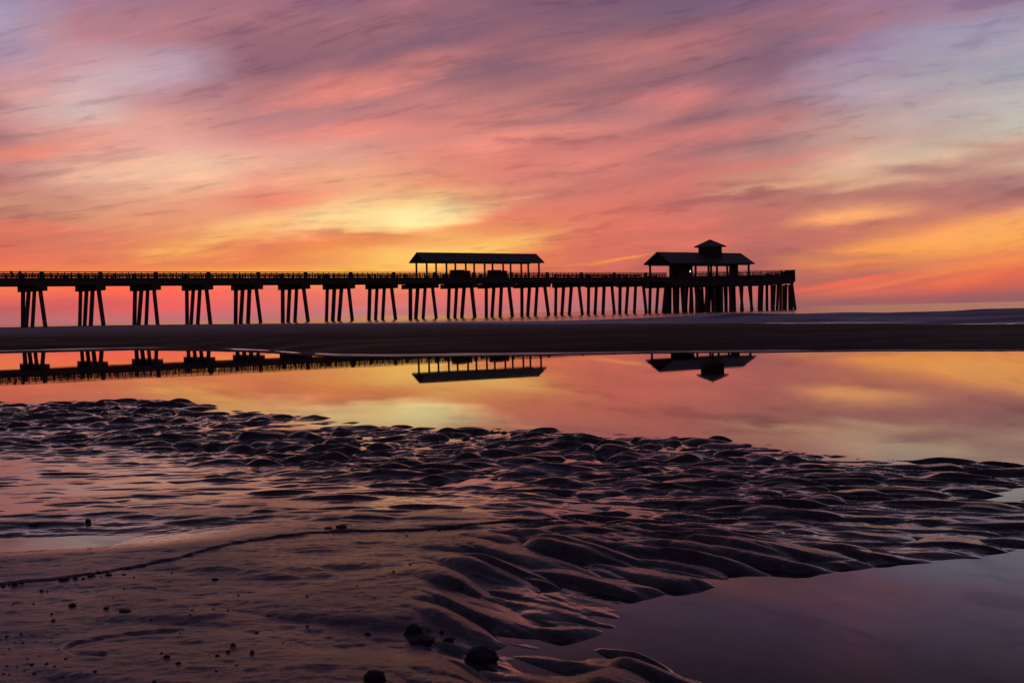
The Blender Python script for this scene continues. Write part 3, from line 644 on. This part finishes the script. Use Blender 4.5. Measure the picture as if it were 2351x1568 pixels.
for k, xt in enumerate((760,815,845,865,900,950,1000,1010,1065,1085,1125,1170,1190,1260,1275,1305,1325,1375,1395,1430,1455,1480)):
    Yp = (A + ew * hrows[1 + k % 4]).y + P0.y - 2.5; bx, bz = bearing(*src(xt, 760)); x_ = bx * Yp - P0.x; y_ = Yp - P0.y; o_ = pr.uniform(-0.3, 0.3)
    inner.hexa([(x_ + o_ + sx * 0.25, y_ + sy * 0.25, -0.9) for sx, sy in ((-1, -1), (1, -1), (1, 1), (-1, 1))], [(x_ + sx * 0.25, y_ + sy * 0.25, HEAD_B + 0.3) for sx, sy in ((-1, -1), (1, -1), (1, 1), (-1, 1))])
tag(inner.build('inner_piles', M_PILE, pier), kind='stuff')
def head_rail(p, q, n, solid=False):
    for k in range(n):
        a = [p[i] + (q[i] - p[i]) * k / n for i in (0, 1)]; b = [p[i] + (q[i] - p[i]) * (k + 1) / n for i in (0, 1)]
        rail_panel(H(a[0], a[1], 0), H(b[0], b[1], 0), nsub=6, solid=solid)
head_rail((2.8, 0.15), (SIDE - 1.9, 0.15), 5); head_rail((SIDE - 1.9, 0.15), (SIDE - 0.46, 0.15), 1, True); head_rail((SIDE - 0.15, 0.3), (SIDE - 0.15, SIDE - 0.15), 4)
head_rail((SIDE - 0.3, SIDE - 0.15), (0.15, SIDE - 0.15), 4); head_rail((0.15, SIDE - 0.3), (0.15, 9.0), 3)
mb = MB(); mb.box(SIDE - 0.45, SIDE + 0.02, -0.02, 0.45, HEAD_B + 0.4, 7.93, H); mb.build('corner_post', M_WOOD, pier)

# ---- gable-roofed shelters standing on the deck
def gable(mbx, t0, t1, wc, hw, zb, zr, th=0.22):
    """roof slabs with gable ends, eave bottom at zb, ridge top at zr"""
    for sgn in (-1, 1):
        o = [T(t0, wc + sgn * hw, zb), T(t1, wc + sgn * hw, zb), T(t1, wc, zr - th), T(t0, wc, zr - th)]
        u = [T(t0, wc + sgn * hw, zb + th), T(t1, wc + sgn * hw, zb + th), T(t1, wc, zr), T(t0, wc, zr)]
        mbx.hexa(o if sgn < 0 else o[::-1], u if sgn < 0 else u[::-1])
def rel(o):                               # parts are built relative to P0; shift them under their own empty
    return o
def shelter_root(name, tc, wc, label, cat):
    r = empty(name, Tw(tc, wc, DECK), label, cat); return r
def part(mbx, name, mat, root):
    off = Vector((P0.x, P0.y, 0)) - root.location
    mbx.v = [(p[0] + off.x, p[1] + off.y, p[2] + off.z) for p in mbx.v]
    return mbx.build(name, mat, root)
WC = 3.938
sh = shelter_root('long_shelter', 82.5, WC, 'long low gable-roofed open shelter midway along the pier on thin posts', 'shelter')
mb = MB(); gable(mb, 68.7, 96.3, WC, 2.3, 9.66, 11.5); part(mb, 'roof', M_ROOF, sh)
mb = MB()
for t0 in (69.2, 95.6):
    a, b, c = T(t0, WC - 1.6, 9.72), T(t0, WC + 1.6, 9.72), T(t0, WC, 11.1)
    a2, b2_, c2 = T(t0 + 0.12, WC - 1.6, 9.72), T(t0 + 0.12, WC + 1.6, 9.72), T(t0 + 0.12, WC, 11.1)
    mb = MB(); mb.add([a, b, c, a2, b2_, c2], [(0, 1, 2), (3, 5, 4), (0, 3, 4, 1), (1, 4, 5, 2), (2, 5, 3, 0)]); part(mb, 'gable_end', M_DARK, sh)
for w in (WC - 1.53, WC + 1.53):
    mb = MB(); mb.box(69.3, 96.0, w - 0.1, w + 0.1, 9.62, 9.85, T); part(mb, 'eave_beam', M_WOOD, sh)
    for k in range(7):
        t0 = 69.7 + k * 4.316; mb = MB(); mb.box(t0 - 0.12, t0 + 0.12, w - 0.12, w + 0.12, DECK + 0.001, 9.617, T); part(mb, 'post', M_WOOD, sh)
pv = shelter_root('pavilion', 141.4, WC, 'gable-roofed pavilion with a raised cupola at the pier end', 'pavilion')
mb = MB(); gable(mb, 128.6, 154.3, WC, 3.8, 9.66, 12.2, 0.26); roof = part(mb, 'roof', M_ROOF, pv)
mb = MB()
for t0 in (129.4, 153.3):
    a, b, c = T(t0, WC - 3.0, 9.74), T(t0, WC + 3.0, 9.74), T(t0, WC, 11.75)
    a2, b2_, c2 = T(t0 + 0.15, WC - 3.0, 9.74), T(t0 + 0.15, WC + 3.0, 9.74), T(t0 + 0.15, WC, 11.75)
    mb = MB(); mb.add([a, b, c, a2, b2_, c2], [(0, 1, 2), (3, 5, 4), (0, 3, 4, 1), (1, 4, 5, 2), (2, 5, 3, 0)]); part(mb, 'gable_end', M_DARK, pv)
CT = 144.6
mb = MB(); mb.box(CT - 1.73, CT + 1.73, WC - 1.73, WC + 1.73, 11.2, 13.32, T); cup = part(mb, 'cupola', M_DARK, pv)
mb = MB(); e = 2.36
base = [T(CT - e, WC - e, 13.32), T(CT + e, WC - e, 13.32), T(CT + e, WC + e, 13.32), T(CT - e, WC + e, 13.32)]
mid_ = [(p[0], p[1], 13.56) for p in base]; apx = T(CT, WC, 15.0)
mb.add(base + mid_ + [apx], [(3, 2, 1, 0), (0, 1, 5, 4), (1, 2, 6, 5), (2, 3, 7, 6), (3, 0, 4, 7), (4, 5, 8), (5, 6, 8), (6, 7, 8), (7, 4, 8)])
co = part(mb, 'cupola_roof', M_ROOF, pv); co.parent = cup
for w in (WC - 3.0, WC + 3.0):
    mb = MB(); mb.box(129.2, 153.7, w - 0.13, w + 0.13, 9.50, 9.80, T); part(mb, 'eave_beam', M_WOOD, pv)
    for k in range(5):
        t0 = 129.65 + k * 5.9; mb = MB(); mb.box(t0 - 0.16, t0 + 0.16, w - 0.16, w + 0.16, DECK + 0.001, 9.497, T); part(mb, 'post', M_WOOD, pv)
for t0, w in ((141.0, WC - 0.9), (143.0, WC + 0.9), (146.6, WC)):
    mb = MB(); mb.box(t0 - 0.16, t0 + 0.16, w - 0.16, w + 0.16, DECK + 0.001, 9.6, T); part(mb, 'inner_post', M_WOOD, pv)
mb = MB(); mb.box(150.2, 152.2, WC + 0.2, WC + 1.0, DECK + 0.001, 9.6, T); part(mb, 'stair_wall', M_DARK, pv)
kk = shelter_root('kiosk', 135.6, WC, 'dark windowless kiosk hut under the left half of the pavilion roof', 'kiosk')
mb = MB(); mb.box(133.9, 137.3, WC - 0.9, WC + 0.9, DECK + 0.002, 9.35, T); part(mb, 'wall', M_DARK, kk)
mb = MB(); mb.box(133.75, 137.45, WC - 1.05, WC + 1.05, 9.352, 9.46, T); part(mb, 'roof', M_DARK, kk)
lm = empty('lamp', Tw(137.95, WC + 0.55, 8.25), 'lit white globe lamp on the right side of the pavilion kiosk', 'lamp')
m, tq, bq = new_mat('lamp_globe'); bq.inputs['Base Color'].default_value = (0.9, 0.9, 0.9, 1); bq.inputs['Emission Color'].default_value = (0.9, 0.96, 1.0, 1); bq.inputs['Emission Strength'].default_value = 2.2
nz = tq.noise(None, 6.0); tq.put(bq.inputs['Roughness'], tq.rng(nz, 0, 1, 0.2, 0.4))
me = bpy.data.meshes.new('globe'); bm = bmesh.new(); bmesh.ops.create_uvsphere(bm, u_segments=16, v_segments=10, radius=0.24); bm.to_mesh(me); bm.free(); me.materials.append(m)
g = bpy.data.objects.new('globe', me); link(g, lm)
mb = MB(); mb.box(-0.03, 0.03, -0.03, 0.03, -1.3, -0.2).build('stem', M_DARK, lm)

for i, (tc, lab) in enumerate(((78.2, 'dark stepped timber locker under the long shelter, the left one'), (86.8, 'dark stepped timber locker under the long shelter, the right one'))):
    r = empty('locker', Tw(tc, WC, DECK), lab, 'locker', 'lockers under the long shelter')
    for nm, a, b, h in (('tall_section', -1.75, 0.35, 8.42), ('low_section', 0.353, 1.75, 8.31)):
        mb = MB(); mb.box(tc + a, tc + b, WC - 0.75, WC + 0.75, DECK + 0.002, h, T); part(mb, nm, M_DARK, r)

# ---- people leaning on the rail (silhouettes)
M_CLOTH = simple_mat('dark_clothing', (0.012, 0.010, 0.014), (0.03, 0.024, 0.03), 0.85, 20.0, 0.1)
M_SKIN = simple_mat('skin', (0.10, 0.06, 0.05), (0.16, 0.10, 0.08), 0.6, 30.0, 0.05)
def body_mesh():
    """one skinned figure, bent forward over a 0.95 m rail at y=+0.45, feet at z=0, facing +y"""
    V = [(0, -0.12, 0.86), (0, 0.02, 1.05), (0, 0.16, 1.20), (0, 0.24, 1.27), (0, 0.31, 1.33), (0, 0.36, 1.40), (0, 0.37, 1.47)]
    R = [0.15, 0.135, 0.155, 0.10, 0.055, 0.085, 0.07]
    Ed = [(i, i + 1) for i in range(6)]
    def add(p, r, c): V.append(p); R.append(r); Ed.append((c, len(V) - 1)); return len(V) - 1
    for s in (-1, 1):
        h = add((s * 0.10, -0.10, 0.80), 0.10, 0); k = add((s * 0.11, -0.02, 0.46), 0.065, h); a = add((s * 0.11, -0.08, 0.09), 0.045, k); add((s * 0.12, 0.08, 0.04), 0.04, a)
        sh_ = add((s * 0.19, 0.20, 1.22), 0.065, 2); el_ = add((s * 0.22, 0.34, 1.00), 0.045, sh_); wr = add((s * 0.09, 0.48, 1.01), 0.033, el_); pm = add((s * 0.05, 0.53, 1.01), 0.035, wr)
        for f in range(4): add((s * (0.02 + 0.02 * f), 0.60 - 0.006 * abs(f - 1), 0.99), 0.009, pm)
        add((s * 0.01, 0.53, 1.04), 0.010, pm)
    me = bpy.data.meshes.new('person'); me.from_pydata(V, Ed, [])
    o = bpy.data.objects.new('tmp', me); COL.objects.link(o)
    sk = o.modifiers.new('skin', 'SKIN'); sb_ = o.modifiers.new('sub', 'SUBSURF'); sb_.levels = sb_.render_levels = 1
    for i, v in enumerate(me.skin_vertices[0].data): v.radius = (R[i], R[i] * 0.85); v.use_root = (i == 0)
    bpy.context.view_layer.update()
    ev = o.evaluated_get(bpy.context.evaluated_depsgraph_get()); m2 = bpy.data.meshes.new_from_object(ev)
    bpy.data.objects.remove(o); m2.materials.clear(); m2.materials.append(M_CLOTH); m2.name = 'person'; return m2
bmesh_p = body_mesh()
mh = bpy.data.meshes.new('hair'); bm = bmesh.new(); bmesh.ops.create_icosphere(bm, subdivisions=2, radius=0.105)
for v in bm.verts: v.co = Vector((v.co.x * 0.88, v.co.y * 1.05 - 0.02, max(v.co.z, -0.03) * 0.95)) + Vector((0, 0.36, 1.45))
bm.to_mesh(mh); bm.free(); mh.materials.append(M_DARK)
def place_person(x, y, face, label):
    o = bpy.data.objects.new('person', bmesh_p); link(o); o.location = (x, y, DECK + 0.001); o.rotation_euler = (0, 0, face); o.scale = (0.9, 0.9, 0.9)
    tag(o, label, 'person', 'people leaning on the pier railing')
    link(bpy.data.objects.new('hair', mh), o)
out_ang = math.atan2(-nv.y, -nv.x) - PI / 2
px0 = Tw(-0.95, 0.68, 0); place_person(px0[0], px0[1], out_ang, 'leftmost person bent over the far railing at the left edge of the picture')
px0 = Tw(0.30, 0.68, 0); place_person(px0[0], px0[1], out_ang, 'second person from the left, bent over the far railing of the pier')
for (zx, lab) in ((1820, 'left one of two people hunched over the railing at the pier head corner'), (1950, 'right one of two people hunched over the railing at the pier head corner')):
    sx_ = (2680 + zx * 0.13611) / 3840 * DW; sy_ = (960 + 372 * 0.13611) / 3840 * DW
    bx, bz = bearing(sx_, sy_); Yp = (DECK + 1.50 - EYE) / bz
    yf = min(Yp, 303.0); place_person(bx * yf, yf - 0.4, 0.0, lab)

# ------------------------------------------------------------------ pebbles and lumps on the sand
M_ROCK = simple_mat('dark_stone', (0.010, 0.008, 0.010), (0.030, 0.022, 0.026), 0.55, 60.0, 0.5)
def rock_mesh(seed, sub=3):
    r = random.Random(seed); me = bpy.data.meshes.new('rock'); bm = bmesh.new(); bmesh.ops.create_icosphere(bm, subdivisions=sub, radius=0.5)
    off = [Vector((r.uniform(-9, 9), r.uniform(-9, 9), r.uniform(-9, 9))) for _ in range(2)]
    from mathutils import noise
    for v in bm.verts:
        d = v.co.normalized(); k = 1 + 0.42 * noise.noise(d * 1.5 + off[0]) + 0.20 * noise.noise(d * 4.0 + off[1]) + 0.09 * noise.noise(d * 9.0 + off[0])
        v.co = d * 0.5 * k
    bm.to_mesh(me); bm.free(); me.materials.append(M_ROCK)
    me.polygons.foreach_set('use_smooth', [True] * len(me.polygons)); return me
rocks = [rock_mesh(s) for s in range(9)]
def rock(x, y, w, h=0.6, name='pebble', label=None, cat='pebble', group=None, sink=0.36, seed=None, deep=0.8):
    """x,y survey position of the foot, w width in survey units, h height/width"""
    gx_, gy_ = ground(x, y, 0.015); z0 = sand_z(gx_, gy_); gx_, gy_ = ground(x, y, z0); z0 = sand_z(gx_, gy_)
    wm = 0.82 * w / FD * gy_
    o = bpy.data.objects.new(name, rocks[(seed if seed is not None else random.randrange(9)) % 9]); link(o)
    o.scale = (wm, wm * deep, wm * h); o.rotation_euler = (0, 0, random.uniform(-0.6, 0.6))
    o.location = (gx_, gy_ + wm * deep * 0.4, z0 + wm * h * (0.5 - sink))
    tag(o, label, cat, group); return o
def c1(cx, cy): return cx * 0.2581, 1163.3 + 0.2581 * cy
def c2(cx, cy): return 606.1 + cx * 0.2581, 1163.3 + 0.2581 * cy
ks = 0.2581
# the ones that stand out
x, y = c1(780, 152); rock(x, y, 17, 0.75, 'rock', 'small pointed black rock standing alone in the wet sand above the pool at left', 'rock', seed=3, sink=0.15)
x, y = c1(290, 180); rock(x, y, 48, 0.16, 'sand_lump', 'long flat dark lump left of the pointed black rock', 'sand lump', seed=1, deep=0.5)
x, y = c2(1330, 1140); rock(x, y, 52, 0.72, 'rock', 'rounded sandy boulder behind the low black slab near the bottom', 'rock', seed=2)
x, y = c2(1400, 1215); rock(x, y, 72, 0.36, 'rock', 'low black slab just in front of the rounded sandy boulder', 'rock', seed=4)
x, y = c2(1640, 1250); rock(x, y, 36, 0.30, 'rock', 'small flat lump between the black slab and the biggest black rock', 'rock', seed=6)
x, y = c2(1930, 1385); rock(x, y, 92, 0.58, 'rock', 'biggest black rock, half buried beside the near pool', 'rock', seed=5)
x, y = c2(975, 1560); rock(x, y, 70, 0.62, 'rock', 'domed black rock cut by the bottom edge of the picture', 'rock', seed=7)
x, y = c2(1578, 1025); rock(x, y, 13, 0.95, 'pebble', 'upright black pebble above the sandy boulder', 'pebble', seed=0)
x, y = c2(680, 192); rock(x, y, 34, 0.34, 'pebble', 'dark oval stone just above the middle of the scarp line', 'pebble', seed=8)
x, y = c2(570, 190); rock(x, y, 24, 0.20, 'pebble', 'flat dark sliver touching the oval stone above the scarp line', 'pebble', seed=3)
x, y = c1(1095, 945); rock(x, y, 40, 0.28, 'sand_lump', 'smooth dark hump with a long tail at the lower left', 'sand lump', seed=1)
x, y = c1(640, 890); rock(x, y, 24, 0.45, 'pebble', 'ragged dark stone left of the smooth hump at the lower left', 'pebble', seed=2)
x, y = c1(1908, 648); rock(x, y, 19, 0.42, 'pebble', 'lone oval pebble below the scarp line, left of centre', 'pebble', seed=4)
x, y = c1(2240, 1308); rock(x, y, 13, 1.0, 'pebble', 'roundest black pebble of the trio left of the domed rock', 'pebble', seed=6)
x, y = c1(2070, 1250); rock(x, y, 16, 0.55, 'pebble', 'flat black pebble, uppermost of the trio left of the domed rock', 'pebble', seed=5)
x, y = c1(2025, 1295); rock(x, y, 12, 0.8, 'pebble', 'small black pebble at the left of the trio near the bottom', 'pebble', seed=8)
chain = [(25,705,50),(75,698,30),(120,695,85),(190,685,50),(260,676,45),(320,668,40),(400,660,65),(480,652,60),(545,652,80),(590,645,60),(665,640,60),(738,632,35),(790,622,50),(825,615,45),(870,582,42),(895,622,25),(960,605,75),(1030,597,28),(1100,607,42),(1190,635,30)]
for cx, cy, w in chain:
    x, y = c1(cx, cy); rock(x, y, w * ks, 0.5, 'pebble', 'black pebble strung along the left end of the scarp line', 'pebble', 'pebbles strung along the scarp line')
small = [(100,343,28),(935,292,12),(365,732,45),(418,733,22),(1525,596,28),(118,866,25),(295,864,35),(690,855,22),(940,905,65),(455,956,40),(470,1030,38),(1690,976,32),(1705,934,40),(1895,918,38),(2025,923,35),(2120,796,32),(1600,1132,28),(185,1126,28),(55,1142,42),(165,1090,18),(80,1268,25),(35,1322,20),(240,1362,26),(580,1363,44),(280,1415,44),(410,1420,45),(485,1440,30),(300,1482,44),(215,1456,28),(80,1486,25),(30,1482,30),(840,1483,50),(560,1502,24),(1435,1317,32),(1480,1354,70),(1580,1406,64),(715,1482,22),(2100,1418,42),(1920,1465,34),(1370,1563,46),(305,1562,18),(240,1563,18),(920,1550,15),(860,755,18),(1100,718,28),(1005,818,22),(1380,730,26),(1540,885,18),(1340,992,28),(2280,1118,50),(1930,1335,50),(130,1180,20),(200,1180,24),(450,1190,16),(60,1420,22),(150,1420,26),(350,1330,22),(520,1280,20)]
for cx, cy, w in small:
    x, y = c1(cx, cy); rock(x, y, w * ks, 0.5, 'pebble', 'small dark pebble scattered over the smooth sand at the lower left', 'pebble', 'pebbles scattered at the lower left')
right = [(780,178,14),(620,252,22),(1272,268,32),(1300,514,34),(1152,594,38),(1402,558,20),(382,812,36),(830,720,22),(1108,852,17),(1460,1068,34),(385,1080,42),(920,1096,70),(165,1210,26),(150,1472,18),(1558,214,48),(1635,200,28),(820,805,18),(980,815,20),(1050,798,14),(600,925,18),(40,945,30),(700,970,16),(270,850,18)]
for cx, cy, w in right:
    x, y = c2(cx, cy); rock(x, y, w * ks, 0.5, 'pebble', 'small dark pebble on the smooth sand below the middle of the scarp', 'pebble', 'pebbles below the middle of the scarp')
rock(2041, 964, 5, 0.8, 'pebble', 'tiny dark pebble alone in the open water of the tide pool at right', 'pebble', sink=0.1)

# ------------------------------------------------------------------ render settings
scene.render.engine = 'CYCLES'
scene.view_settings.view_transform = 'Standard'; scene.view_settings.look = 'None'; scene.view_settings.exposure = 0.0
scene.cycles.use_adaptive_sampling = True; scene.cycles.adaptive_threshold = 0.015; scene.cycles.adaptive_min_samples = 16
scene.cycles.max_bounces = 4; scene.cycles.use_denoising = True
scene.cycles.sample_clamp_indirect = 4.0
